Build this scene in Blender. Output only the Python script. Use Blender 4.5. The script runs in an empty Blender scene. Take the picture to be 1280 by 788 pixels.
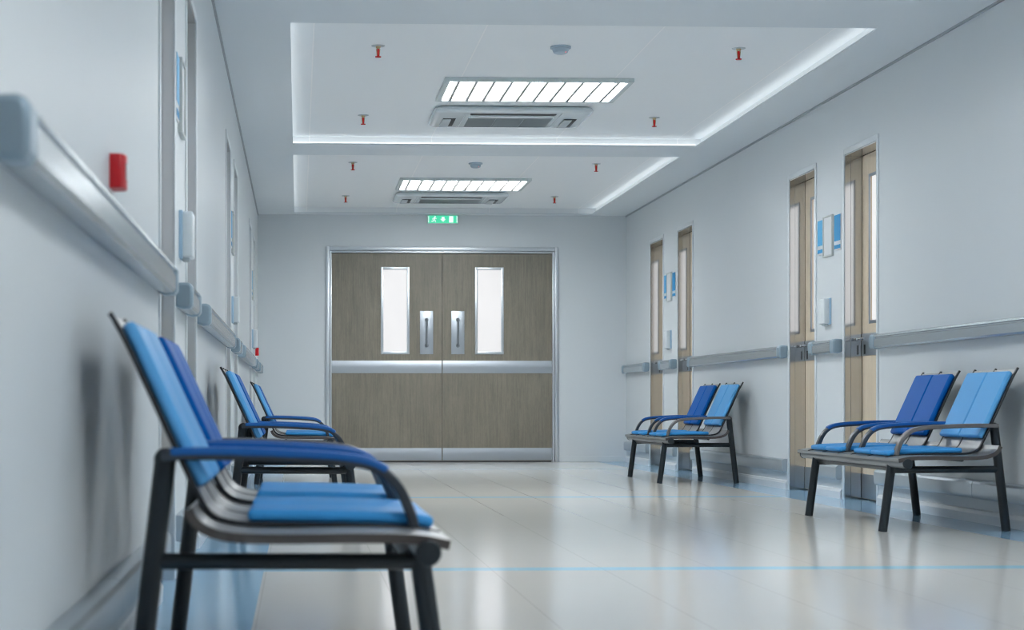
import bpy, bmesh, math
from mathutils import Vector, Matrix

sc = bpy.context.scene
C = sc.collection
PI = math.pi

# ------------------------------------------------------------------ layout
WL, WR = -0.429, 3.478          # side walls
XM = (WL + WR) / 2
YB, YE = -5.0, 17.70            # back end (behind camera) and end wall
ZC, ZR = 2.61, 2.675            # dropped border ceiling, recessed ceiling
DOORS = [(1.68, 2.27), (5.21, 5.80), (6.43, 7.02), (9.97, 10.57), (11.18, 11.77), (14.70, 15.27), (15.90, 16.48)]
DH = 2.20                       # side door opening height
RECESS = [(-0.70, 3.45), (4.05, 8.22), (8.83, 12.93), (13.48, 17.55)]
RX0, RX1 = -0.042, 3.085
COVE = 0.046

# ------------------------------------------------------------------ materials
def new_mat(name):
    m = bpy.data.materials.new(name); m.use_nodes = True
    nt = m.node_tree
    return m, nt, nt.nodes['Principled BSDF']

def srgb(r, g, b):
    f = lambda v: (v / 255 / 12.92) if v / 255 <= 0.04045 else ((v / 255 + 0.055) / 1.055) ** 2.4
    return (f(r), f(g), f(b), 1)

def mat(name, col, rough=0.5, metal=0.0, noise=0.04, scale=(20, 20, 20), rvar=0.0, bump=0.0, coat=0.0, spec=None):
    m, nt, p = new_mat(name)
    N, L = nt.nodes, nt.links
    tc = N.new('ShaderNodeTexCoord'); mp = N.new('ShaderNodeMapping')
    mp.inputs['Scale'].default_value = scale
    L.new(tc.outputs['Object'], mp.inputs['Vector'])
    no = N.new('ShaderNodeTexNoise'); no.inputs['Scale'].default_value = 1.0; no.inputs['Detail'].default_value = 4
    L.new(mp.outputs['Vector'], no.inputs['Vector'])
    mx = N.new('ShaderNodeMix'); mx.data_type = 'RGBA'
    mx.inputs['A'].default_value = tuple(c * (1 - noise) for c in col[:3]) + (1,)
    mx.inputs['B'].default_value = tuple(min(1, c * (1 + noise)) for c in col[:3]) + (1,)
    L.new(no.outputs['Fac'], mx.inputs['Factor'])
    L.new(mx.outputs['Result'], p.inputs['Base Color'])
    p.inputs['Roughness'].default_value = rough
    p.inputs['Metallic'].default_value = metal
    p.inputs['Coat Weight'].default_value = coat
    if spec is not None: p.inputs['Specular IOR Level'].default_value = spec
    if rvar:
        mr = N.new('ShaderNodeMapRange')
        mr.inputs['To Min'].default_value = rough - rvar; mr.inputs['To Max'].default_value = rough + rvar
        L.new(no.outputs['Fac'], mr.inputs['Value']); L.new(mr.outputs['Result'], p.inputs['Roughness'])
    if bump:
        b = N.new('ShaderNodeBump'); b.inputs['Strength'].default_value = bump; b.inputs['Distance'].default_value = 0.002
        L.new(no.outputs['Fac'], b.inputs['Height']); L.new(b.outputs['Normal'], p.inputs['Normal'])
    return m

def emit(name, col, strength, noise=0.03, scale=(6, 6, 2)):
    m, nt, p = new_mat(name)
    N, L = nt.nodes, nt.links
    tc = N.new('ShaderNodeTexCoord'); mp = N.new('ShaderNodeMapping'); mp.inputs['Scale'].default_value = scale
    L.new(tc.outputs['Object'], mp.inputs['Vector'])
    no = N.new('ShaderNodeTexNoise'); no.inputs['Scale'].default_value = 1.0
    L.new(mp.outputs['Vector'], no.inputs['Vector'])
    mx = N.new('ShaderNodeMix'); mx.data_type = 'RGBA'
    mx.inputs['A'].default_value = tuple(c * (1 - noise) for c in col[:3]) + (1,)
    mx.inputs['B'].default_value = tuple(c * (1 + noise) for c in col[:3]) + (1,)
    L.new(no.outputs['Fac'], mx.inputs['Factor'])
    p.inputs['Base Color'].default_value = (0.12, 0.12, 0.12, 1)
    p.inputs['Roughness'].default_value = 0.3
    L.new(mx.outputs['Result'], p.inputs['Emission Color'])
    p.inputs['Emission Strength'].default_value = strength
    return m

M = {}
M['wall'] = mat('wall_paint', (0.665, 0.705, 0.73, 1), 0.42, noise=0.012, scale=(1.5, 1.5, 1.5), spec=0.35)
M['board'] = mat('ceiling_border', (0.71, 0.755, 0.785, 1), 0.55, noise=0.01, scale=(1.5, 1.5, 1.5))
M['gap'] = mat('shadow_gap_grey', (0.36, 0.39, 0.42, 1), 0.5)
M['steel'] = mat('brushed_steel', (0.46, 0.50, 0.545, 1), 0.42, 1.0, noise=0.02, scale=(3, 3, 12))
M['steel_plain'] = mat('satin_steel', (0.66, 0.70, 0.74, 1), 0.36, 1.0, noise=0.02, scale=(6, 6, 3))
M['mirror'] = mat('polished_jamb_steel', (0.63, 0.63, 0.625, 1), 0.13, 1.0, noise=0.01, scale=(4, 4, 1.5))
M['casing'] = mat('pale_casing', (0.76, 0.80, 0.83, 1), 0.35, 0.25, noise=0.01)
M['handle'] = mat('handle_steel', (0.26, 0.28, 0.30, 1), 0.3, 1.0, noise=0.02)
M['chrome'] = mat('chrome', (0.75, 0.77, 0.79, 1), 0.12, 1.0, noise=0.02)
M['dark_hole'] = mat('dark_recess', (0.03, 0.035, 0.04, 1), 0.6)
M['rail'] = mat('handrail_aluminium', (0.45, 0.50, 0.535, 1), 0.27, 0.7, noise=0.04, scale=(10, 1.2, 20))
M['cap'] = mat('handrail_cap', (0.27, 0.36, 0.43, 1), 0.38, 0.25, noise=0.04)
M['bumper'] = mat('bumper_aluminium', (0.48, 0.54, 0.59, 1), 0.28, 0.65, noise=0.04, scale=(8, 1.2, 16))
M['skirt'] = mat('skirting_white', (0.74, 0.77, 0.79, 1), 0.35, noise=0.02)
M['frame'] = mat('charcoal_powder_coat', (0.018, 0.025, 0.031, 1), 0.36, 0.25, noise=0.1, scale=(80, 80, 80))
M['beam'] = mat('grey_beam', (0.22, 0.24, 0.25, 1), 0.32, 0.6, noise=0.08)
M['pan'] = mat('seat_pan_metal', (0.30, 0.31, 0.315, 1), 0.34, 0.75, noise=0.1, scale=(3, 14, 3), rvar=0.06)
M['trim_brown'] = mat('dark_brown_edge', (0.075, 0.065, 0.062, 1), 0.4, 0.2, noise=0.08)
M['shell'] = mat('seat_shell_metal', (0.33, 0.34, 0.345, 1), 0.42, 0.7, noise=0.06)
M['rib'] = mat('rib_black', (0.022, 0.025, 0.03, 1), 0.35, 0.2, noise=0.08)
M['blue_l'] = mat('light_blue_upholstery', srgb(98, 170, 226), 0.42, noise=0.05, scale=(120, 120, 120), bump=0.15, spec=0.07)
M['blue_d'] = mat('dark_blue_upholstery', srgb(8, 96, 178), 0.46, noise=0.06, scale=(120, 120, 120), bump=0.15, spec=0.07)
M['blue_m'] = mat('mid_blue_upholstery', srgb(66, 152, 218), 0.40, noise=0.05, scale=(120, 120, 120), bump=0.15, spec=0.07)
M['arm_blue'] = mat('arm_pad_blue', srgb(10, 92, 166), 0.38, noise=0.05, scale=(60, 60, 60))
M['arm_grey'] = mat('arm_warm_grey_steel', (0.19, 0.18, 0.18, 1), 0.3, 0.6, noise=0.06)
M['arm'] = mat('arm_steel', (0.07, 0.08, 0.095, 1), 0.3, 0.6, noise=0.06)
M['white'] = mat('white_plastic', (0.72, 0.77, 0.80, 1), 0.35, noise=0.02)
M['ac_white'] = mat('ac_casing', (0.62, 0.68, 0.71, 1), 0.22, noise=0.02, coat=0.2)
M['ac_grey'] = mat('ac_grey_plastic', (0.42, 0.47, 0.50, 1), 0.4, noise=0.03)
M['grille'] = mat('ac_grille', (0.11, 0.145, 0.16, 1), 0.45, noise=0.08, scale=(4, 300, 4))
M['pale_blue'] = mat('pale_blue_plastic', (0.42, 0.60, 0.76, 1), 0.35, noise=0.03)
M['sign_blue'] = mat('sign_blue', srgb(62, 168, 220), 0.4, noise=0.12, scale=(25, 25, 25))
M['sign_deep'] = mat('sign_deep_blue', srgb(28, 140, 196), 0.5, noise=0.08, scale=(25, 25, 25))
M['sign_white'] = mat('sign_white', (0.68, 0.71, 0.73, 1), 0.3, noise=0.02)
M['sign_frame'] = mat('sign_frame', (0.60, 0.63, 0.62, 1), 0.35, 0.3, noise=0.03)
M['red'] = mat('alarm_red', srgb(205, 22, 34), 0.35, noise=0.05)
M['red_bulb'] = mat('sprinkler_red_bulb', srgb(214, 40, 40), 0.2, noise=0.04)
M['brass'] = mat('sprinkler_brass', (0.52, 0.40, 0.24, 1), 0.35, 0.8, noise=0.05)
M['lamp_frame'] = mat('lamp_frame', (0.60, 0.66, 0.67, 1), 0.4, noise=0.02)
M['louver'] = mat('lamp_louver', (0.34, 0.34, 0.34, 1), 0.5, noise=0.03)
M['detector'] = mat('detector_plastic', (0.36, 0.45, 0.53, 1), 0.4, noise=0.03)
LC = (0.955, 0.985, 1.0, 1)
M['lamp'] = emit('lamp_diffuser', LC, 30.5, 0.01)
M['led'] = emit('led_strip', (0.93, 0.98, 1.0, 1), 2.0, 0.01)
M['pane'] = emit('frosted_lit_glass', (0.98, 0.975, 0.985, 1), 0.80, 0.06, (3, 3, 1.6))
M['exit_g'] = emit('exit_green', srgb(40, 215, 165), 1.0, 0.06)
M['exit_w'] = emit('exit_white', (0.86, 0.98, 0.95, 1), 1.0, 0.01)
M['led_red'] = emit('detector_led', srgb(255, 120, 110), 1.5, 0.01)

def wood(name, c1, c2):
    m, nt, p = new_mat(name); N, L = nt.nodes, nt.links
    tc = N.new('ShaderNodeTexCoord')
    def noise(scale, det):
        mp = N.new('ShaderNodeMapping'); mp.inputs['Scale'].default_value = scale
        L.new(tc.outputs['Object'], mp.inputs['Vector'])
        n = N.new('ShaderNodeTexNoise'); n.inputs['Scale'].default_value = 1; n.inputs['Detail'].default_value = det
        n.inputs['Roughness'].default_value = 0.65
        L.new(mp.outputs['Vector'], n.inputs['Vector']); return n.outputs['Fac']
    a = noise((70, 70, 3.0), 6); b = noise((5, 5, 2.0), 3); c = noise((120, 120, 30), 2)
    ad = N.new('ShaderNodeMath'); ad.operation = 'MULTIPLY_ADD'; L.new(a, ad.inputs[0]); ad.inputs[1].default_value = 0.5
    m2 = N.new('ShaderNodeMath'); m2.operation = 'MULTIPLY'; L.new(b, m2.inputs[0]); m2.inputs[1].default_value = 0.3
    L.new(m2.outputs[0], ad.inputs[2])
    ad2 = N.new('ShaderNodeMath'); ad2.operation = 'MULTIPLY_ADD'; L.new(c, ad2.inputs[0]); ad2.inputs[1].default_value = 0.2
    L.new(ad.outputs[0], ad2.inputs[2])
    mr = N.new('ShaderNodeMapRange'); mr.inputs['From Min'].default_value = 0.36; mr.inputs['From Max'].default_value = 0.64
    L.new(ad2.outputs[0], mr.inputs['Value'])
    mx = N.new('ShaderNodeMix'); mx.data_type = 'RGBA'; mx.inputs['A'].default_value = c1; mx.inputs['B'].default_value = c2
    L.new(mr.outputs['Result'], mx.inputs['Factor']); L.new(mx.outputs['Result'], p.inputs['Base Color'])
    p.inputs['Roughness'].default_value = 0.42
    return m
M['wood'] = wood('grey_brown_laminate', srgb(112, 107, 96), srgb(140, 133, 119))
M['wood_side'] = wood('beige_laminate', srgb(206, 189, 165), srgb(222, 206, 183))

def floor_mat():
    m, nt, p = new_mat('polished_vinyl_floor'); N, L = nt.nodes, nt.links
    tc = N.new('ShaderNodeTexCoord'); sx = N.new('ShaderNodeSeparateXYZ'); L.new(tc.outputs['Object'], sx.inputs[0])
    def math_(op, a, b=None, c=None):
        n = N.new('ShaderNodeMath'); n.operation = op
        for i, v in enumerate((a, b, c)):
            if v is None: continue
            if isinstance(v, (int, float)): n.inputs[i].default_value = v
            else: L.new(v, n.inputs[i])
        return n.outputs[0]
    X, Y = sx.outputs['X'], sx.outputs['Y']
    ax = math_('ABSOLUTE', math_('SUBTRACT', X, XM))
    band = math_('GREATER_THAN', ax, 1.650)
    # cross lines, one for each bay of the corridor
    ym = math_('MODULO', math_('ADD', Y, 4 * 4.79 - 6.125 + 4.79 / 2), 4.79)
    line = math_('LESS_THAN', math_('ABSOLUTE', math_('SUBTRACT', ym, 4.79 / 2)), 0.055)
    blue = math_('MAXIMUM', band, line)
    # lengthwise sheet joints
    sm = math_('MODULO', math_('ADD', ax, 0.205), 0.41)
    seam = math_('LESS_THAN', math_('ABSOLUTE', math_('SUBTRACT', sm, 0.205)), 0.0022)
    no = N.new('ShaderNodeTexNoise'); no.inputs['Scale'].default_value = 1.3; no.inputs['Detail'].default_value = 5
    L.new(tc.outputs['Object'], no.inputs['Vector'])
    def mix(f, a, b):
        n = N.new('ShaderNodeMix'); n.data_type = 'RGBA'
        if isinstance(f, (int, float)): n.inputs['Factor'].default_value = f
        else: L.new(f, n.inputs['Factor'])
        for k, v in (('A', a), ('B', b)):
            if isinstance(v, tuple): n.inputs[k].default_value = v
            else: L.new(v, n.inputs[k])
        return n.outputs['Result']
    base = mix(no.outputs['Fac'], (0.67, 0.665, 0.645, 1), (0.70, 0.695, 0.675, 1))
    bc = mix(band, srgb(165, 213, 238), srgb(150, 190, 220))
    col = mix(blue, base, bc)
    col = mix(math_('MULTIPLY', seam, 0.22), col, (0.22, 0.22, 0.22, 1))
    L.new(col, p.inputs['Base Color'])
    p.inputs['Roughness'].default_value = 0.12
    p.inputs['Specular IOR Level'].default_value = 0.5
    return m
M['floor'] = floor_mat()

def recess_mat():
    m, nt, p = new_mat('recess_panels'); N, L = nt.nodes, nt.links
    tc = N.new('ShaderNodeTexCoord'); sx = N.new('ShaderNodeSeparateXYZ'); L.new(tc.outputs['Object'], sx.inputs[0])
    prev = None
    for x in (0.085, 1.03, 2.005, 2.95):
        s = N.new('ShaderNodeMath'); s.operation = 'SUBTRACT'; L.new(sx.outputs['X'], s.inputs[0]); s.inputs[1].default_value = x
        a = N.new('ShaderNodeMath'); a.operation = 'ABSOLUTE'; L.new(s.outputs[0], a.inputs[0])
        l = N.new('ShaderNodeMath'); l.operation = 'LESS_THAN'; L.new(a.outputs[0], l.inputs[0]); l.inputs[1].default_value = 0.004
        if prev:
            k = N.new('ShaderNodeMath'); k.operation = 'MAXIMUM'; L.new(prev, k.inputs[0]); L.new(l.outputs[0], k.inputs[1]); prev = k.outputs[0]
        else: prev = l.outputs[0]
    mx = N.new('ShaderNodeMix'); mx.data_type = 'RGBA'
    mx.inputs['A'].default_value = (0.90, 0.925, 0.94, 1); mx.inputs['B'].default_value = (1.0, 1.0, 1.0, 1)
    L.new(prev, mx.inputs['Factor']); L.new(mx.outputs['Result'], p.inputs['Base Color'])
    p.inputs['Roughness'].default_value = 0.5
    return m
M['recess'] = recess_mat()

# ------------------------------------------------------------------ mesh helpers
class MB:
    def __init__(self): self.bm = bmesh.new()
    def _xf(self, vs, mtx):
        if mtx is not None: bmesh.ops.transform(self.bm, matrix=mtx, verts=vs)
    def box(self, x0, x1, y0, y1, z0, z1, bev=0.0, seg=2, mi=0):
        r = bmesh.ops.create_cube(self.bm, size=1.0)
        vs = r['verts']
        for v in vs:
            v.co = Vector(((x0 + x1) / 2 + v.co.x * (x1 - x0), (y0 + y1) / 2 + v.co.y * (y1 - y0), (z0 + z1) / 2 + v.co.z * (z1 - z0)))
        fs = list({f for v in vs for f in v.link_faces})
        for f in fs: f.material_index = mi
        if bev:
            es = list({e for v in vs for e in v.link_edges})
            bmesh.ops.bevel(self.bm, geom=es, offset=bev, segments=seg, affect='EDGES', profile=0.5)
        return self
    def tube(self, a, b, r, n=20, r2=None):
        a, b = Vector(a), Vector(b); d = b - a
        res = bmesh.ops.create_cone(self.bm, cap_ends=True, segments=n, radius1=r, radius2=r if r2 is None else r2, depth=d.length)
        q = Vector((0, 0, 1)).rotation_difference(d.normalized()).to_matrix().to_4x4()
        self._xf(res['verts'], Matrix.Translation((a + b) / 2) @ q)
        return self
    def ball(self, c, r, sx=1, sy=1, sz=1):
        res = bmesh.ops.create_uvsphere(self.bm, u_segments=20, v_segments=12, radius=r)
        self._xf(res['verts'], Matrix.Translation(c) @ Matrix.Diagonal((sx, sy, sz, 1)))
        return self
    def prism(self, pts, lo, hi, axis='y'):
        """closed outline of (u,w) points pushed from lo to hi along an axis"""
        def P(u, w, t):
            if axis == 'y': return (u, t, w)
            if axis == 'x': return (t, u, w)
            return (u, w, t)
        A = [self.bm.verts.new(P(u, w, lo)) for u, w in pts]
        B = [self.bm.verts.new(P(u, w, hi)) for u, w in pts]
        n = len(pts)
        for i in range(n):
            self.bm.faces.new((A[i], A[(i + 1) % n], B[(i + 1) % n], B[i]))
        self.bm.faces.new(A[::-1]); self.bm.faces.new(B)
        return self
    def lathe(self, prof, c, n=32):
        """profile of (radius, z)"""
        rings = []
        for r, z in prof:
            rings.append([self.bm.verts.new((c[0] + r * math.cos(2 * PI * i / n), c[1] + r * math.sin(2 * PI * i / n), c[2] + z)) for i in range(n)])
        for a, b in zip(rings, rings[1:]):
            for i in range(n): self.bm.faces.new((a[i], a[(i + 1) % n], b[(i + 1) % n], b[i]))
        self.bm.faces.new(rings[0][::-1]); self.bm.faces.new(rings[-1])
        return self
    def build(self, name, m, parent=None, smooth=40, bevel=0.0, loc=None):
        bm = self.bm
        bmesh.ops.recalc_face_normals(bm, faces=bm.faces[:])
        me = bpy.data.meshes.new(name); bm.to_mesh(me); bm.free()
        for k in (m if isinstance(m, (list, tuple)) else [m]): me.materials.append(k)
        o = bpy.data.objects.new(name, me); C.objects.link(o)
        if parent is not None: o.parent = parent
        if loc is not None: o.location = loc
        if smooth:
            me.polygons.foreach_set('use_smooth', [True] * len(me.polygons))
            try: me.set_sharp_from_angle(angle=math.radians(smooth))
            except Exception: pass
        if bevel:
            b = o.modifiers.new('soft_edges', 'BEVEL'); b.width = bevel; b.segments = 2; b.limit_method = 'ANGLE'; b.angle_limit = math.radians(50)
        return o

def tag(o, label=None, cat=None, group=None, kind=None):
    if label: o['label'] = label
    if cat: o['category'] = cat
    if group: o['group'] = group
    if kind: o['kind'] = kind
    return o

def thing(name, label, cat, loc=(0, 0, 0), rz=0.0, group=None, kind=None):
    o = bpy.data.objects.new(name, None); C.objects.link(o)
    o.empty_display_size = 0.1
    o.location = loc; o.rotation_euler = (0, 0, rz)
    return tag(o, label, cat, group, kind)

def copy_thing(root, loc, label, rz=None):
    r = root.copy(); C.objects.link(r); r.location = loc; r['label'] = label
    if rz is not None: r.rotation_euler = (0, 0, rz)
    for ch in list(root.children):
        c = ch.copy(); C.objects.link(c); c.parent = r
        for g in list(ch.children):
            d = g.copy(); C.objects.link(d); d.parent = c
    return r

def curve(pts, n=6):
    """Catmull-Rom through 2-D points"""
    P = [Vector((2 * pts[0][0] - pts[1][0], 2 * pts[0][1] - pts[1][1]))] + [Vector(p) for p in pts] + [Vector((2 * pts[-1][0] - pts[-2][0], 2 * pts[-1][1] - pts[-2][1]))]
    out = []
    for i in range(1, len(P) - 2):
        for k in range(n):
            t = k / n
            p0, p1, p2, p3 = P[i - 1], P[i], P[i + 1], P[i + 2]
            out.append(0.5 * ((2 * p1) + (-p0 + p2) * t + (2 * p0 - 5 * p1 + 4 * p2 - p3) * t * t + (-p0 + 3 * p1 - 3 * p2 + p3) * t ** 3))
    out.append(P[-2].copy())
    return out

def ribbon(path, up, dn):
    """closed outline around a path: 'up' on its left side, 'dn' on its right side"""
    A, B = [], []
    for i, p in enumerate(path):
        t = (path[min(i + 1, len(path) - 1)] - path[max(i - 1, 0)]).normalized()
        n = Vector((-t.y, t.x))
        A.append(tuple(p + n * up)); B.append(tuple(p - n * dn))
    return A + B[::-1]

def resample(path, a, b, n):
    """n points between the arc-length fractions a and b of a path"""
    L = [0.0]
    for p, q in zip(path, path[1:]): L.append(L[-1] + (q - p).length)
    out = []
    for i in range(n):
        s = (a + (b - a) * i / (n - 1)) * L[-1]
        for k in range(len(L) - 1):
            if s <= L[k + 1] or k == len(L) - 2:
                t = (s - L[k]) / (L[k + 1] - L[k]); out.append(path[k].lerp(path[k + 1], t)); break
    return out

# ------------------------------------------------------------------ room shell
def struct(o): o['kind'] = 'structure'; return o

struct(MB().box(WL - 0.4, WR + 0.4, YB, YE, -0.1, 0).build('floor', M['floor'], smooth=0))

LD = DOORS
RD = [d for d in DOORS if d[0] > 9]
def side_wall(name, x0, x1, doors):
    b = MB(); y = YB
    for (a, c) in doors:
        b.box(x0, x1, y, a, 0, ZR + 0.1); b.box(x0, x1, a, c, DH, ZR + 0.1); y = c
    b.box(x0, x1, y, YE, 0, ZR + 0.1)
    struct(b.build(name, M['wall'], smooth=0))
side_wall('wall_left', WL - 0.3, WL, LD)
side_wall('wall_right', WR, WR + 0.3, RD)

EX0, EX1, EZ = 0.286, 2.752, 2.272      # double door, outside of its frame
b = MB()
b.box(WL - 0.3, EX0 + 0.03, YE, YE + 0.25, 0, ZR + 0.1); b.box(EX1 - 0.03, WR + 0.3, YE, YE + 0.25, 0, ZR + 0.1)
b.box(EX0 + 0.03, EX1 - 0.03, YE, YE + 0.25, EZ - 0.03, ZR + 0.1)
struct(b.build('wall_end', M['wall'], smooth=0))
struct(MB().box(WL - 0.3, WR + 0.3, YB - 0.2, YB, 0, ZR + 0.1).build('wall_back', M['wall'], smooth=0))

# ceiling: dropped border with recessed bays and a hidden ledge round each bay
b = MB()
ys = [YB] + [v for r in RECESS for v in r] + [YE]
lip = 0.010
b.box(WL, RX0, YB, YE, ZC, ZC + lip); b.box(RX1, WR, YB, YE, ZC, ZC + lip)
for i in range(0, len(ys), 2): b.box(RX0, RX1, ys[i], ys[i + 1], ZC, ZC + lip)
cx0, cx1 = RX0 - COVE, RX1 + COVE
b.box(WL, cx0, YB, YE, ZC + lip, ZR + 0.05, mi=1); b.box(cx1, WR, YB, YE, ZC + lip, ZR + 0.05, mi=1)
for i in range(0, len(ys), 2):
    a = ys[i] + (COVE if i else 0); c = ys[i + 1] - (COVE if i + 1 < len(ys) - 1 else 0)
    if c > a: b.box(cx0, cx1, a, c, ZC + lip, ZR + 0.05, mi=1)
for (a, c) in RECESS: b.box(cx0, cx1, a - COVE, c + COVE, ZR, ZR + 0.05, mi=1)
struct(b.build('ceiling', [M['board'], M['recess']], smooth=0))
# grey shadow-gap strips where the ceiling meets the side walls
struct(MB().box(WL, WL + 0.012, YB, YE, ZC - 0.012, ZC).build('trim_1', M['gap'], smooth=0))
struct(MB().box(WR - 0.012, WR, YB, YE, ZC - 0.012, ZC).build('trim_2', M['gap'], smooth=0))

# wall stretches between the doors
def gaps(doors, start):
    out, y = [], start
    for a, c in doors:
        if a - 0.045 > y: out.append((y, a - 0.045))
        y = c + 0.045
    out.append((y, YE)); return out
SEG_L = [s for s in gaps(LD, -0.5) if s[1] > 2.4]
SEG_R = [s for s in gaps(RD, 5.0)]

def skirting(name, x, sgn, segs):
    b = MB()
    for (a, c) in segs:
        b.prism([(x, 0), (x + sgn * 0.014, 0), (x + sgn * 0.016, 0.045), (x + sgn * 0.008, 0.062), (x, 0.066)], a, c)
    struct(b.build(name, M['skirt'], smooth=0))
skirting('baseboard_left', WL, 1, gaps(LD, YB)); skirting('baseboard_right', WR, -1, gaps(RD, YB))
b = MB()
for a, c in ((WL, EX0 - 0.002), (EX1 + 0.002, WR)):
    b.box(a, c, YE - 0.014, YE, 0, 0.062, 0.003)
struct(b.build('baseboard_end', M['wall'], smooth=0))

# ------------------------------------------------------------------ hand rails and bumper rails
RAIL = [(0.0, 0.947), (0.03, 0.938), (0.052, 0.940), (0.060, 0.950), (0.060, 0.992), (0.054, 0.998), (0.054, 1.004), (0.060, 1.008), (0.058, 1.018), (0.046, 1.023), (0.0, 1.021)]
CAP = [(0.0, 0.943), (0.03, 0.934), (0.054, 0.936), (0.063, 0.948), (0.063, 1.010), (0.057, 1.021), (0.044, 1.027), (0.0, 1.025)]
def handrail(side, a, c, label):
    x, s = (WL, 1) if side == 'L' else (WR, -1)
    t = thing('wall_handrail', label, 'handrail', (x, (a + c) / 2, 0), 0, 'handrails along the corridor walls')
    h = (c - a) / 2
    MB().prism([(s * u, z) for u, z in RAIL], -h + 0.06, h - 0.06).build('rail', M['rail'], t, smooth=25)
    for y0, y1 in ((-h, -h + 0.085), (h - 0.085, h)):
        MB().prism([(s * u, z) for u, z in CAP], y0, y1).build('end_cap', M['cap'], t, smooth=25, bevel=0.010)
    # low bumper rail under the handrail
    return t
BUMP = [(0.0, 0.128), (0.026, 0.124), (0.036, 0.130), (0.040, 0.142), (0.040, 0.200), (0.034, 0.212), (0.02, 0.218), (0.0, 0.218)]
def bumper(side, a, c, label):
    x, s = (WL, 1) if side == 'L' else (WR, -1)
    t = thing('wall_bumper_rail', label, 'bumper rail', (x, (a + c) / 2, 0), 0, 'low bumper rails along the corridor walls')
    h = (c - a) / 2
    cuts = [-h, h] if h < 1 else [-h, 8.45 - (a + c) / 2 if a < 8.45 < c else 0.0, h]
    for y0, y1 in zip(cuts, cuts[1:]):
        MB().prism([(s * u, z) for u, z in BUMP], y0 + 0.002, y1 - 0.002).build('bumper_cover', M['bumper'], t, smooth=25, bevel=0.003)
    MB().box(min(0, s * 0.03), max(0, s * 0.03), -h + 0.01, h - 0.01, 0.14, 0.2).build('backing', M['dark_hole'], t, smooth=0)
    return t

def seg_words(side, i, n):
    w = 'left' if side == 'L' else 'right'
    L_ = ['%s wall below the nearest red alarm box', 'short %s wall piece between the two nearest doors', '%s wall behind the middle bench',
          'short %s wall piece past the middle bench', '%s wall behind the farthest bench', 'short %s wall piece between the farthest doors', '%s wall where it meets the end wall']
    R_ = ['%s wall behind the nearer bench', 'short %s wall piece under the nearer blue signs', '%s wall behind the farther bench',
          'short %s wall piece between the farther doors', '%s wall where it meets the end wall']
    return ((L_ if side == 'L' else R_)[i]) % w
for side, segs in (('L', SEG_L), ('R', SEG_R)):
    for i, (a, c) in enumerate(segs):
        e = 0.035 if c < YE - 0.1 else -0.05
        ww = seg_words(side, i, len(segs))
        handrail(side, a + (-0.01 if i or side == 'L' else 0), c + (0.01 if e > 0 else -0.045), 'grey handrail on the ' + ww)
        bumper(side, a + 0.01, c - (0.01 if e > 0 else 0.045), 'low grey bumper rail on the ' + ww)

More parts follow.
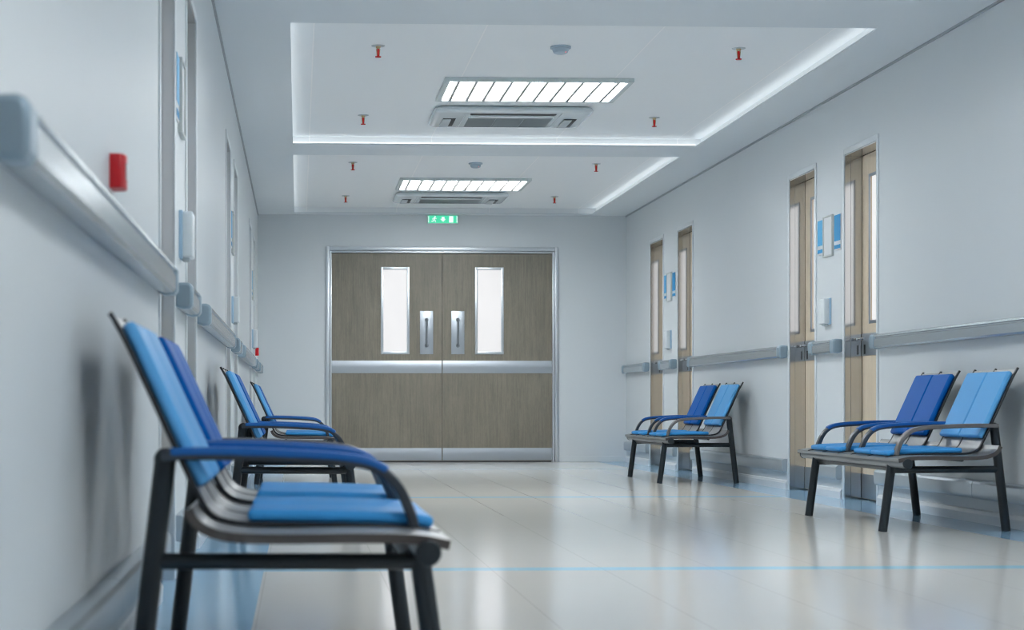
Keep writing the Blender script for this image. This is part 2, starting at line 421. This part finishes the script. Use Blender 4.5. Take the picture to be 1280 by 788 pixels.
# ------------------------------------------------------------------ side doors set back in steel-lined openings
DEPTH = 0.11
def side_door(num, side, a, c, label):
    x, s = (WL, -1) if side == 'L' else (WR, 1)      # s points into the wall
    t = thing('door_%d' % num, label, 'door', (x, (a + c) / 2, 0), 0, None, 'structure')
    h = (c - a) / 2
    def bx(u0, u1, *r): return (min(s * u0, s * u1), max(s * u0, s * u1)) + r
    f = MB()                                          # casing on the wall face
    f.box(*bx(-0.006, 0.0, -h - 0.032, -h + 0.003, 0, DH + 0.032), bev=0.002)
    f.box(*bx(-0.006, 0.0, h - 0.003, h + 0.032, 0, DH + 0.032), bev=0.002)
    f.box(*bx(-0.006, 0.0, -h + 0.003, h - 0.003, DH - 0.003, DH + 0.032), bev=0.002)
    f.build('door_frame', M['casing'], t)
    for nm, y0, y1 in (('jamb', -h + 0.001, -h + 0.01), ('jamb', h - 0.01, h - 0.001)):
        j = MB(); j.box(*bx(0.0, 0.036, y0, y1, 0, DH - 0.001))
        sg = 1 if y0 < 0 else -1
        j.box(*bx(0.0375, DEPTH + 0.05, y0, y1, 0, DH - 0.001))
        j.build(nm, M['steel_plain'] if side == 'L' else M['mirror'], t)
    MB().box(*bx(0.0, DEPTH + 0.05, -h + 0.012, h - 0.012, DH - 0.012, DH - 0.001)).build('head_jamb', M['mirror'], t)
    d0 = DEPTH
    lf = MB()                                         # leaf with a cut for its window
    wy0, wy1, wz0, wz1 = -h + 0.13, h - 0.16, 1.13, 2.04
    if side == 'L': wy0, wy1 = -h + 0.13, h - 0.16
    y0, y1 = -h + 0.016, h - 0.016
    lf.box(*bx(d0, d0 + 0.04, y0, wy0, 0.008, DH - 0.015)); lf.box(*bx(d0, d0 + 0.04, wy1, y1, 0.008, DH - 0.015))
    lf.box(*bx(d0, d0 + 0.04, wy0, wy1, 0.008, wz0)); lf.box(*bx(d0, d0 + 0.04, wy0, wy1, wz1, DH - 0.015))
    lf = lf.build('door_leaf', M['wood_side'], t, smooth=0)
    MB().box(*bx(d0 + 0.012, d0 + 0.03, wy0, wy1, wz0, wz1)).build('window_pane', M['pane'], t, smooth=0)
    wf = MB()
    for r in ((wy0 - 0.016, wy0 + 0.004, wz0 - 0.016, wz1 + 0.016), (wy1 - 0.004, wy1 + 0.016, wz0 - 0.016, wz1 + 0.016), (wy0 + .004, wy1 - .004, wz0 - 0.016, wz0 + 0.004), (wy0 + .004, wy1 - .004, wz1 - 0.004, wz1 + 0.016)):
        wf.box(*bx(d0 - 0.006, d0 + 0.002, *r), bev=0.002)
    wf.build('window_frame', M['steel'], t)
    MB().box(*bx(d0 - 0.006, d0, y0 + 0.002, y1 - 0.002, 0.915, 1.055), bev=0.002).build('push_band', M['steel'], t)
    MB().box(*bx(d0 - 0.006, d0, y0 + 0.002, y1 - 0.002, 0.012, 0.165), bev=0.002).build('kick_plate', M['steel'], t)
    hl = MB(); yl = h - 0.075
    hl.tube((s * (d0 - 0.006), yl, 1.02), (s * (d0 - 0.05), yl, 1.02), 0.009)
    hl.tube((s * (d0 - 0.045), yl + 0.012, 1.02), (s * (d0 - 0.045), yl - 0.11, 1.02), 0.009)
    hl.lathe([(0.0001, -0.006), (0.012, -0.006), (0.012, 0.006), (0.0001, 0.006)], (s * (d0 - 0.045), yl + 0.012, 1.02))
    hl.build('door_handle', M['chrome'], t)
    kh = MB(); kh.box(*bx(d0 - 0.009, d0 - 0.006, yl - 0.012, yl + 0.012, 0.925, 0.985), bev=0.001).build('keyhole_plate', M['dark_hole'], t)
    return t

LW = ['left wall door nearest the camera at the frame edge', 'left wall door just past the red alarm box, nearer of its pair', 'left wall door just past the first white dispenser', 'left wall door beside the middle bench, nearer of its pair',
      'left wall door past the second white dispenser', 'left wall door beside the farthest bench, nearer of its pair', 'left wall door closest to the end wall']
RW = ['right wall door nearest the camera with steel frame and lit window', 'right wall door just beyond the nearer blue signs', 'right wall door just past the farther bench, before the farther blue signs', 'right wall door closest to the end wall']
num = 2
for i, (a, c) in enumerate(LD): side_door(num, 'L', a, c, LW[i]); num += 1
for i, (a, c) in enumerate(RD): side_door(num, 'R', a, c, RW[i]); num += 1

# ------------------------------------------------------------------ double door in the end wall
t = thing('door_1', 'wide wooden double door with two lit windows in the end wall', 'door', ((EX0 + EX1) / 2, YE, 0), 0, None, 'structure')
H2 = (EX1 - EX0) / 2
f = MB()
def ring(f, o, z, w, y0, y1, bev):
    f.box(-o, -o + w, y0, y1, 0, z, bev); f.box(o - w, o, y0, y1, 0, z, bev); f.box(-o + w, o - w, y0, y1, z - w, z, bev)
ring(f, H2, EZ, 0.040, -0.022, 0.005, 0.005)
f.build('outer_frame', M['steel_plain'], t)
f = MB(); ring(f, H2 - 0.042, EZ - 0.042, 0.022, -0.012, 0.09, 0.004)
f.build('inner_frame', M['steel_plain'], t)
for sgn in (-1, 1):
    lx0, lx1 = (-1.172, -0.002) if sgn < 0 else (0.002, 1.172)
    wx0, wx1 = (-0.651 + 0.026, -0.346 - 0.026) if sgn < 0 else (0.348 + 0.026, 0.654 - 0.026)
    wz0, wz1, y0, y1, zt = 1.166, 2.036, 0.02, 0.065, 2.205
    lf = MB()
    lf.box(lx0, wx0, y0, y1, 0.01, zt); lf.box(wx1, lx1, y0, y1, 0.01, zt)
    lf.box(wx0, wx1, y0, y1, 0.01, wz0); lf.box(wx0, wx1, y0, y1, wz1, zt)
    leaf = lf.build('door_leaf', M['wood'], t, smooth=0)
    MB().box(wx0, wx1, y0 + 0.018, y0 + 0.03, wz0, wz1).build('window_pane', M['pane'], leaf, smooth=0)
    wf = MB(); k = 0.026
    wf.box(wx0 - k, wx0 + .002, y0 - 0.010, y0 + .012, wz0 - k, wz1 + k, 0.004); wf.box(wx1 - .002, wx1 + k, y0 - 0.010, y0 + .012, wz0 - k, wz1 + k, 0.004)
    wf.box(wx0, wx1, y0 - 0.010, y0 + .012, wz0 - k, wz0 + .002, 0.004); wf.box(wx0, wx1, y0 - 0.010, y0 + .012, wz1 - .002, wz1 + k, 0.004)
    wf.build('window_frame', M['steel_plain'], leaf)
    MB().prism([(y0 - 0.004 - 0.010 * math.sin(PI * i / 12), 0.940 + 0.132 * i / 12) for i in range(13)] + [(y0, 1.072), (y0, 0.940)], lx0 + .004, lx1 - .004, 'x').build('push_band', M['steel'], leaf, smooth=50)
    MB().prism([(y0 - 0.003 - 0.006 * math.sin(PI * i / 12), 0.018 + 0.13 * i / 12) for i in range(13)] + [(y0, 0.148), (y0, 0.018)], lx0 + .004, lx1 - .004, 'x').build('kick_plate', M['steel'], leaf, smooth=50)
    px = -0.166 if sgn < 0 else 0.166
    MB().box(px - 0.070, px + 0.070, y0 - 0.006, y0, 1.141, 1.598, 0.002).build('pull_plate', M['steel'], leaf)
    hb = MB()
    for z in (1.232, 1.505):
        hb.tube((px, y0 - 0.006, z), (px, y0 - 0.014, z), 0.021, 24); hb.tube((px, y0 - 0.014, z), (px, y0 - 0.055, z), 0.010)
        hb.ball((px, y0 - 0.055, z), 0.0105)
    hb.tube((px, y0 - 0.055, 1.232), (px, y0 - 0.055, 1.505), 0.0095)
    hb.build('pull_handle', M['handle'], leaf)
    xh = sgn * 1.172
    for z in (0.35, 1.1, 1.98):
        MB().tube((xh + sgn * 0.004, y0 - 0.012, z - 0.06), (xh + sgn * 0.004, y0 - 0.012, z + 0.06), 0.008, 12).build('hinge', M['steel_plain'], leaf)

# ------------------------------------------------------------------ exit sign (running figure, arrow, doorway)
t = thing('exit_sign', 'green lit exit sign with white running figure above the double door', 'sign', (1.52, YE, 2.515))
MB().box(-0.163, 0.163, -0.045, 0.0, 0.0, 0.092, 0.005).build('housing', M['white'], t)
MB().box(-0.157, 0.157, -0.049, -0.044, 0.006, 0.086, 0.001).build('lit_panel', M['exit_g'], t, smooth=0)
g = MB(); yy = (-0.0515, -0.048)
def strip(p, q, w):
    p, q = Vector(p), Vector(q); n = (q - p).normalized(); n = Vector((-n.y, n.x)) * w / 2
    g.prism([tuple(p + n), tuple(q + n), tuple(q - n), tuple(p - n)], yy[0], yy[1])
g.prism([(-0.082 + 0.0085 * math.cos(a * PI / 8), 0.073 + 0.0085 * math.sin(a * PI / 8)) for a in range(16)], *yy)
strip((-0.086, 0.064), (-0.094, 0.040), 0.013); strip((-0.094, 0.042), (-0.076, 0.031), 0.008); strip((-0.077, 0.033), (-0.079, 0.014), 0.007)
strip((-0.094, 0.040), (-0.103, 0.024), 0.008); strip((-0.102, 0.026), (-0.120, 0.023), 0.007)
strip((-0.087, 0.061), (-0.072, 0.052), 0.006); strip((-0.073, 0.052), (-0.062, 0.058), 0.006); strip((-0.088, 0.061), (-0.106, 0.055), 0.006); strip((-0.105, 0.056), (-0.111, 0.044), 0.006)
g.build('running_figure', M['exit_w'], t, smooth=0)
g = MB(); g.prism([(0.003, 0.020), (0.034, 0.050), (0.018, 0.050), (0.018, 0.072), (-0.012, 0.072), (-0.012, 0.050), (-0.028, 0.050)], *yy); g.build('arrow', M['exit_w'], t, smooth=0)
g = MB(); g.box(0.066, 0.110, yy[0], yy[1], 0.012, 0.080); g.build('doorway_symbol', M['exit_w'], t, smooth=0)
for x in (-0.150, 0.150): MB().box(x - 0.004, x + 0.004, yy[0], yy[1], 0.012, 0.080).build('edge_mark', M['exit_w'], t, smooth=0)

# ------------------------------------------------------------------ ceiling lamps
def lamp(y0, y1, label):
    t = thing('ceiling_lamp', label, 'ceiling light', (1.527, (y0 + y1) / 2, ZR), 0, 'ceiling light panels')
    w, h = 0.602, (y1 - y0) / 2
    f = MB(); k = 0.036
    f.box(-w, -w + k, -h, h, -0.026, 0, 0.003); f.box(w - k, w, -h, h, -0.026, 0, 0.003)
    f.box(-w + k, w - k, -h, -h + k, -0.026, 0, 0.003); f.box(-w + k, w - k, h - k, h, -0.026, 0, 0.003)
    f.build('frame', M['lamp_frame'], t)
    MB().box(-w + k, w - k, -h + k, h - k, -0.008, -0.002).build('diffuser', M['lamp'], t, smooth=0)
    wi = w - k
    for i in range(10):
        x = -wi + 2 * wi * (i + 0.5) / 10
        MB().box(x - 0.010, x + 0.010, -h + k, h - k, -0.024, -0.006).build('louver', M['louver'], t, smooth=0)
    return t
LAMPS = [(1.10, 1.84, 'white light panel in the ceiling bay above the camera'), (5.84, 6.58, 'white light panel in the second ceiling bay, above the frame'),
         (10.57, 11.31, 'white louvred light panel in the nearer visible ceiling bay'), (15.26, 16.0, 'white louvred light panel in the farther ceiling bay near the end wall')]
for a in LAMPS: lamp(*a)

# hidden-ledge LED strips, one set per bay
for i, (a, c) in enumerate(RECESS):
    lab = ['white LED strip round the ceiling bay above the camera', 'white LED strip round the ceiling bay at the top edge of the photo', 'white LED strip glowing round the nearer large ceiling bay', 'white LED strip glowing round the farther ceiling bay'][i]
    t = thing('cove_light', lab, 'cove light', (1.52, (a + c) / 2, ZC + lip), 0, 'cove lights')
    hx, hy, d = (RX1 - RX0) / 2, (c - a) / 2, 0.021
    sides = [(-hx - d - .008, -hx - d + .008, -hy, hy), (hx + d - .008, hx + d + .008, -hy, hy), (-hx, hx, -hy - d - .008, -hy - d + .008)]
    if i < 3: sides.append((-hx, hx, hy + d - .008, hy + d + .008))
    for r in sides:
        MB().box(r[0], r[1], r[2], r[3], 0.0, 0.008).build('led_strip', M['led'], t, smooth=0)

# ------------------------------------------------------------------ air conditioners
def aircon(y0, y1, label):
    t = thing('ceiling_air_conditioner', label, 'air conditioner', (1.497, (y0 + y1) / 2, ZR), 0, 'ceiling air conditioners')
    w, h = 0.555, (y1 - y0) / 2
    b = MB()
    def rr(w, h, r, z, n=6):
        out = []
        for cxs, cys, a0 in ((1, 1, 0), (-1, 1, 90), (-1, -1, 180), (1, -1, 270)):
            for k in range(n + 1):
                a = math.radians(a0 + 90 * k / n)
                out.append((cxs * (w - r) + r * math.cos(a), cys * (h - r) + r * math.sin(a), z))
        return out
    levels = [rr(w - 0.03, h - 0.03, 0.04, 0), rr(w - 0.008, h - 0.01, 0.055, -0.010), rr(w, h, 0.06, -0.022), rr(w - 0.004, h - 0.004, 0.058, -0.034), rr(w - 0.018, h - 0.02, 0.05, -0.043), rr(w - 0.05, h - 0.05, 0.03, -0.046)]
    R = [[b.bm.verts.new(p) for p in lv] for lv in levels]
    n = len(R[0])
    for A, B in zip(R, R[1:]):
        for i in range(n): b.bm.faces.new((A[i], A[(i + 1) % n], B[(i + 1) % n], B[i]))
    b.bm.faces.new(R[0]); b.bm.faces.new(R[-1][::-1])
    b.build('casing', M['ac_white'], t, smooth=60)
    z = -0.046
    g = MB()
    for k in range(3):
        x0 = -0.30 + 0.2 * k; g.box(x0 + 0.003, x0 + 0.197, -0.10, h - 0.07, z - 0.004, z + 0.004, 0.001)
    g.build('intake_grille', M['grille'], t, smooth=0)
    MB().box(-0.305, 0.305, -0.12, -0.108, z - 0.006, z + 0.002, 0.001).build('grille_frame', M['ac_white'], t)
    MB().box(-0.30, 0.30, -h + 0.075, -h + 0.125, z - 0.003, z + 0.004, 0.001).build('long_air_slot', M['dark_hole'], t)
    MB().box(-0.29, 0.29, -h + 0.13, -h + 0.20, z - 0.012, z - 0.001, 0.004).build('flap', M['ac_white'], t)
    for sg in (-1, 1):
        xa = sg * 0.43
        MB().box(xa - 0.045, xa + 0.045, -0.06, h - 0.09, z - 0.003, z + 0.003, 0.001).build('end_air_slot', M['dark_hole'], t)
        MB().box(xa - 0.05, xa + 0.012, -0.055, h - 0.095, z - 0.012, z - 0.003, 0.003).build('flap', M['ac_grey'], t)
        xs = sg * 0.335
        MB().box(xs - 0.002, xs + 0.002, -h + 0.06, h - 0.06, z - 0.002, z + 0.001).build('panel_joint', M['ac_grey'], t, smooth=0)
    return t
aircon(11.56, 12.24, 'white air conditioner panel behind the nearer ceiling light')
aircon(16.24, 16.88, 'white air conditioner panel behind the farther ceiling light above the exit sign')
aircon(6.85, 7.52, 'white air conditioner panel in the ceiling bay above the frame')

# ------------------------------------------------------------------ sprinklers and smoke detectors
def sprinkler_proto(loc, label):
    t = thing('fire_sprinkler', label, 'sprinkler', loc, 0, 'ceiling sprinklers')
    MB().lathe([(0.001, -0.004), (0.030, -0.004), (0.038, -0.002), (0.040, 0.0), (0.001, 0.0)], (0, 0, 0)).build('escutcheon', M['ac_grey'], t)
    MB().lathe([(0.001, 0.0), (0.016, 0.0), (0.013, -0.012), (0.008, -0.018), (0.001, -0.018)][::-1], (0, 0, 0)).build('body', M['brass'], t)
    b = MB(); b.tube((-0.010, 0, -0.018), (-0.006, 0, -0.056), 0.0025, 10); b.tube((0.010, 0, -0.018), (0.006, 0, -0.056), 0.0025, 10)
    b.tube((-0.008, 0, -0.055), (0.008, 0, -0.055), 0.003, 10)
    b.build('yoke', M['brass'], t)
    MB().tube((0, 0, -0.018), (0, 0, -0.062), 0.0068, 14).build('glass_bulb', M['red_bulb'], t)
    MB().lathe([(0.001, -0.066), (0.017, -0.066), (0.018, -0.062), (0.001, -0.060)], (0, 0, 0)).build('deflector', M['red_bulb'], t)
    return t
SP = [(0.460, 9.68, 'red fire sprinkler at the near left of the nearer ceiling bay'), (0.463, 12.00, 'red fire sprinkler left of the nearer air conditioner'),
      (2.555, 9.66, 'red fire sprinkler at the near right of the nearer ceiling bay'), (2.563, 12.01, 'red fire sprinkler right of the nearer air conditioner'),
      (0.464, 14.33, 'red fire sprinkler at the near left of the farther ceiling bay'), (0.467, 16.62, 'red fire sprinkler left of the farther air conditioner'),
      (2.554, 14.33, 'red fire sprinkler at the near right of the farther ceiling bay'), (2.542, 16.60, 'red fire sprinkler right of the farther air conditioner')]
s0 = None
for x, y, lab in SP:
    if s0 is None: s0 = sprinkler_proto((x, y, ZR), lab)
    else: copy_thing(s0, (x, y, ZR), lab)

def detector(loc, label):
    t = thing('smoke_detector', label, 'smoke detector', loc, 0, 'smoke detectors')
    MB().lathe([(0.001, 0.0), (0.060, 0.0), (0.060, -0.010), (0.050, -0.013), (0.001, -0.013)], (0, 0, 0), 40).build('base', M['detector'], t)
    MB().lathe([(0.001, -0.013), (0.046, -0.013), (0.047, -0.022), (0.040, -0.036), (0.026, -0.042), (0.001, -0.043)], (0, 0, 0), 40).build('dome', M['detector'], t)
    MB().ball((0.024, -0.028, -0.034), 0.005).build('indicator', M['led_red'], t)
    return t
d0 = detector((1.515, 9.66, ZR), 'round grey smoke detector in front of the nearer light panel')
copy_thing(d0, (1.515, 14.33, ZR), 'round grey smoke detector in front of the farther light panel')

# ------------------------------------------------------------------ wall items
def call_point(y, label, z=1.096):
    t = thing('fire_call_point', label, 'fire alarm', (WL, y, z), 0, 'red call points')
    out = [(-0.004, 0.0), (0.026, 0.0), (0.033, 0.012), (0.036, 0.04), (0.033, 0.068), (0.026, 0.08), (-0.004, 0.08)]
    MB().prism(out, 0.0, 0.078, 'z').build('housing', M['red'], t, smooth=50, bevel=0.003)
    MB().box(0.034, 0.0375, 0.022, 0.058, 0.02, 0.058, 0.001).build('press_panel', M['sign_white'], t)
    return t
call_point(3.84, 'small red alarm call point above the left handrail nearest the camera')
call_point(16.75, 'small red alarm call point at the far left corner by the end wall')

def dispenser(side, y, label):
    x, rz = (WL, 0) if side == 'L' else (WR, PI)
    t = thing('wall_dispenser', label, 'dispenser', (x, y, 1.134), rz, 'small white wall dispensers')
    MB().box(0.010, 0.050, -0.062, 0.062, 0.0, 0.165, 0.008, 3).build('housing', M['white'], t)
    MB().box(0, 0.013, -0.066, 0.066, -0.003, 0.168, 0.002).build('back_plate', M['pale_blue'], t)
    MB().box(0.010, 0.036, -0.03, 0.03, -0.012, 0.004, 0.002).build('nozzle', M['ac_grey'], t)
    return t
dispenser('L', 6.12, 'white wall dispenser on the left wall between the two nearest doors')
dispenser('L', 10.88, 'white wall dispenser on the left wall above the middle bench')
dispenser('L', 15.60, 'white wall dispenser on the left wall nearest the end wall')
dispenser('R', 10.90, 'white wall dispenser on the right wall below the nearer blue signs')
dispenser('R', 15.60, 'white wall dispenser on the right wall below the farther blue signs')

def poster(side, y, label, deep):
    x, rz = (WL, 0) if side == 'L' else (WR, PI)
    t = thing('blue_wall_sign', label, 'sign', (x, y, 1.60), rz, 'blue wall signs beside the doors')
    MB().box(0, 0.006, -0.062, 0.062, 0.0, 0.232, 0.001).build('plate', M['sign_white'], t)
    MB().box(0.005, 0.0075, -0.060, 0.060, 0.062, 0.230).build('blue_field', M['sign_deep'] if deep else M['sign_blue'], t, smooth=0)
    MB().box(0.005, 0.0075, -0.060, 0.060, 0.012, 0.036).build('blue_bar', M['sign_deep'], t, smooth=0)
    return t
def board(side, y, label):
    x, rz = (WL, 0) if side == 'L' else (WR, PI)
    t = thing('white_wall_board', label, 'sign', (x, y, 1.575), rz, 'white framed boards beside the doors')
    f = MB(); f.box(0, 0.016, -0.095, -0.084, 0, 0.27, 0.002); f.box(0, 0.016, 0.084, 0.095, 0, 0.27, 0.002); f.box(0, 0.016, -0.084, 0.084, 0, 0.011, 0.002); f.box(0, 0.016, -0.084, 0.084, 0.259, 0.27, 0.002)
    f.build('frame', M['sign_frame'], t)
    MB().box(0.001, 0.010, -0.085, 0.085, 0.010, 0.260).build('panel', M['sign_white'], t, smooth=0)
    return t
for side, w, ys_ in (('L', 'left', ((6.11, 'nearest doors'), (10.88, 'middle doors'), (15.6, 'farthest doors'))), ('R', 'right', ((10.88, 'nearer doors'), (15.6, 'farther doors')))):
    for y, place in ys_:
        k = 0.0
        poster(side, y - 0.185, 'blue sign on the %s wall between the %s, nearer than its white board' % (w, place), side == 'R')
        board(side, y, 'white framed board on the %s wall between the two %s' % (w, place))
        poster(side, y + 0.165, 'blue sign on the %s wall between the %s, beyond its white board' % (w, place), False)

# ------------------------------------------------------------------ benches (u away from the wall, v along the corridor)
BACK = curve([(0.067, 0.780), (0.078, 0.762), (0.105, 0.710), (0.172, 0.565), (0.232, 0.438), (0.262, 0.392), (0.305, 0.375), (0.37, 0.371), (0.50, 0.369), (0.64, 0.364), (0.704, 0.353)], 8)
PAN = curve([(0.232, 0.412), (0.242, 0.392), (0.264, 0.375), (0.305, 0.364), (0.38, 0.360), (0.55, 0.361), (0.65, 0.358), (0.708, 0.348)], 8)
ARM = curve([(0.165, 0.503), (0.28, 0.504), (0.42, 0.499), (0.53, 0.491), (0.585, 0.476), (0.622, 0.442), (0.645, 0.395), (0.654, 0.362)], 8)

def bench(loc, rz, near_sign, label):
    """near_sign: local v direction that faces the camera (its seat back is light blue)"""
    t = thing('waiting_bench', label, 'bench', loc, rz, 'two-seat waiting benches')
    MB().prism(ribbon(PAN, 0.004, 0.010), -0.786, 0.786).build('seat_pan', M['pan'], t, smooth=35)
    for v in (-0.790, 0.784): MB().prism(ribbon(PAN, 0.004, 0.014), v, v + 0.006).build('edge_trim', M['trim_brown'], t, smooth=35, bevel=0.001)
    for sg in (-1, 1):
        vc = sg * 0.352
        MB().prism(ribbon(resample(BACK, 0.012, 0.62, 44), 0.001, 0.004), vc - 0.243, vc + 0.243).build('back_shell', M['shell'], t, smooth=35)
        for k in (-1, 0, 1):
            v = vc + k * 0.25
            MB().prism(ribbon(BACK, 0.003, 0.007), v - 0.007, v + 0.007).build('rib', M['rib'], t, smooth=35, bevel=0.002)
        for k in (-1, 1):
            v = vc + k * 0.125
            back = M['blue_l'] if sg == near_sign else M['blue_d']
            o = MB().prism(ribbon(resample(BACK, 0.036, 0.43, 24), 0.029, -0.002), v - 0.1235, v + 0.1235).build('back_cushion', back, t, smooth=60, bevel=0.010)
            o['label'] = 'light blue back cushion' if sg == near_sign else 'dark blue back cushion'
            MB().prism(ribbon(resample(BACK, 0.575, 0.982, 24), 0.026, -0.002), v - 0.1235, v + 0.1235).build('seat_cushion', M['blue_m'], t, smooth=60, bevel=0.009)
        for v in (sg * 0.102, sg * 0.602):
            grey = v > 0.5
            a = MB().prism(ribbon(ARM, 0.010, 0.010), v - 0.019, v + 0.019).build('armrest', M['arm_grey'] if grey else M['arm'], t, smooth=35, bevel=0.004)
            if grey: a['label'] = 'bare grey metal armrest'
            else: MB().prism(ribbon(resample(ARM, 0.03, 0.78, 40), 0.015, 0.001), v - 0.0205, v + 0.0205).build('arm_pad', M['arm_blue'], a, smooth=35, bevel=0.004)
        v = sg * 0.577
        l = MB(); l.tube((0.112, v, 0.0), (0.170, v, 0.495), 0.021); l.ball((0.170, v, 0.495), 0.0225); l.build('rear_leg', M['frame'], t)
        MB().tube((0.708, v, 0.0), (0.664, v, 0.330), 0.021).build('front_leg', M['frame'], t)
        MB().tube((0.147, v, 0.296), (0.662, v, 0.294), 0.0165).build('side_bar', M['frame'], t)
    bm = MB().tube((0.667, -0.792, 0.329), (0.667, 0.792, 0.329), 0.022, 28).build('front_beam', M['beam'], t)
    for sg in (-1, 1):
        MB().tube((0.667, sg * 0.790, 0.329), (0.667, sg * 0.802, 0.329), 0.024, 28).build('end_cap', M['frame'], bm, bevel=0.003)
    MB().tube((0.650, -0.577, 0.303), (0.650, 0.577, 0.303), 0.016, 20).build('cross_bar', M['frame'], t)
    MB().tube((0.335, -0.60, 0.342), (0.335, 0.60, 0.342), 0.010, 16).build('support_bar', M['frame'], t)
    return t
b1 = bench((WL, 3.865, 0), 0.0, -1, 'blue two-seat bench on the left, closest to the camera')
copy_thing(b1, (WL, 8.46, 0), 'blue two-seat bench on the left wall, behind the closest bench')
copy_thing(b1, (WL, 13.35, 0), 'blue two-seat bench on the left wall, farthest and nearest the double door')
b2 = bench((WR, 8.44, 0), PI, 1, 'blue two-seat bench on the right wall, the nearer of two')
copy_thing(b2, (WR, 13.37, 0), 'blue two-seat bench on the right wall, the farther of two')

# ------------------------------------------------------------------ world, camera, view
w = bpy.data.worlds.new('World'); sc.world = w; w.use_nodes = True
w.node_tree.nodes['Background'].inputs['Color'].default_value = (0.55, 0.65, 0.75, 1)
w.node_tree.nodes['Background'].inputs['Strength'].default_value = 0.05

cam = bpy.data.cameras.new('camera'); co = bpy.data.objects.new('camera', cam); C.objects.link(co)
co.location = (0, 0, 0.6)
co.rotation_euler = (PI / 2, 0, -math.atan(0.042))
cam.sensor_width = 36; cam.sensor_fit = 'HORIZONTAL'
cam.lens = 2100 * 36 / 1280
cam.shift_x = (640 - (373 + 2100 * 0.042)) / 1280
cam.shift_y = (507 - 394) / 1280
cam.clip_start = 0.05; cam.clip_end = 100
cam.dof.use_dof = True; cam.dof.focus_distance = 11.0; cam.dof.aperture_fstop = 4.6
sc.camera = co

sc.view_settings.view_transform = 'Standard'; sc.view_settings.look = 'None'
sc.view_settings.exposure = 0.0; sc.view_settings.gamma = 1.0; sc.view_settings.use_curve_mapping = False
cy = sc.cycles
cy.use_denoising = True
cy.filter_width = 1.1
cy.max_bounces = 14; cy.diffuse_bounces = 8; cy.glossy_bounces = 6
cy.sample_clamp_indirect = 6.0
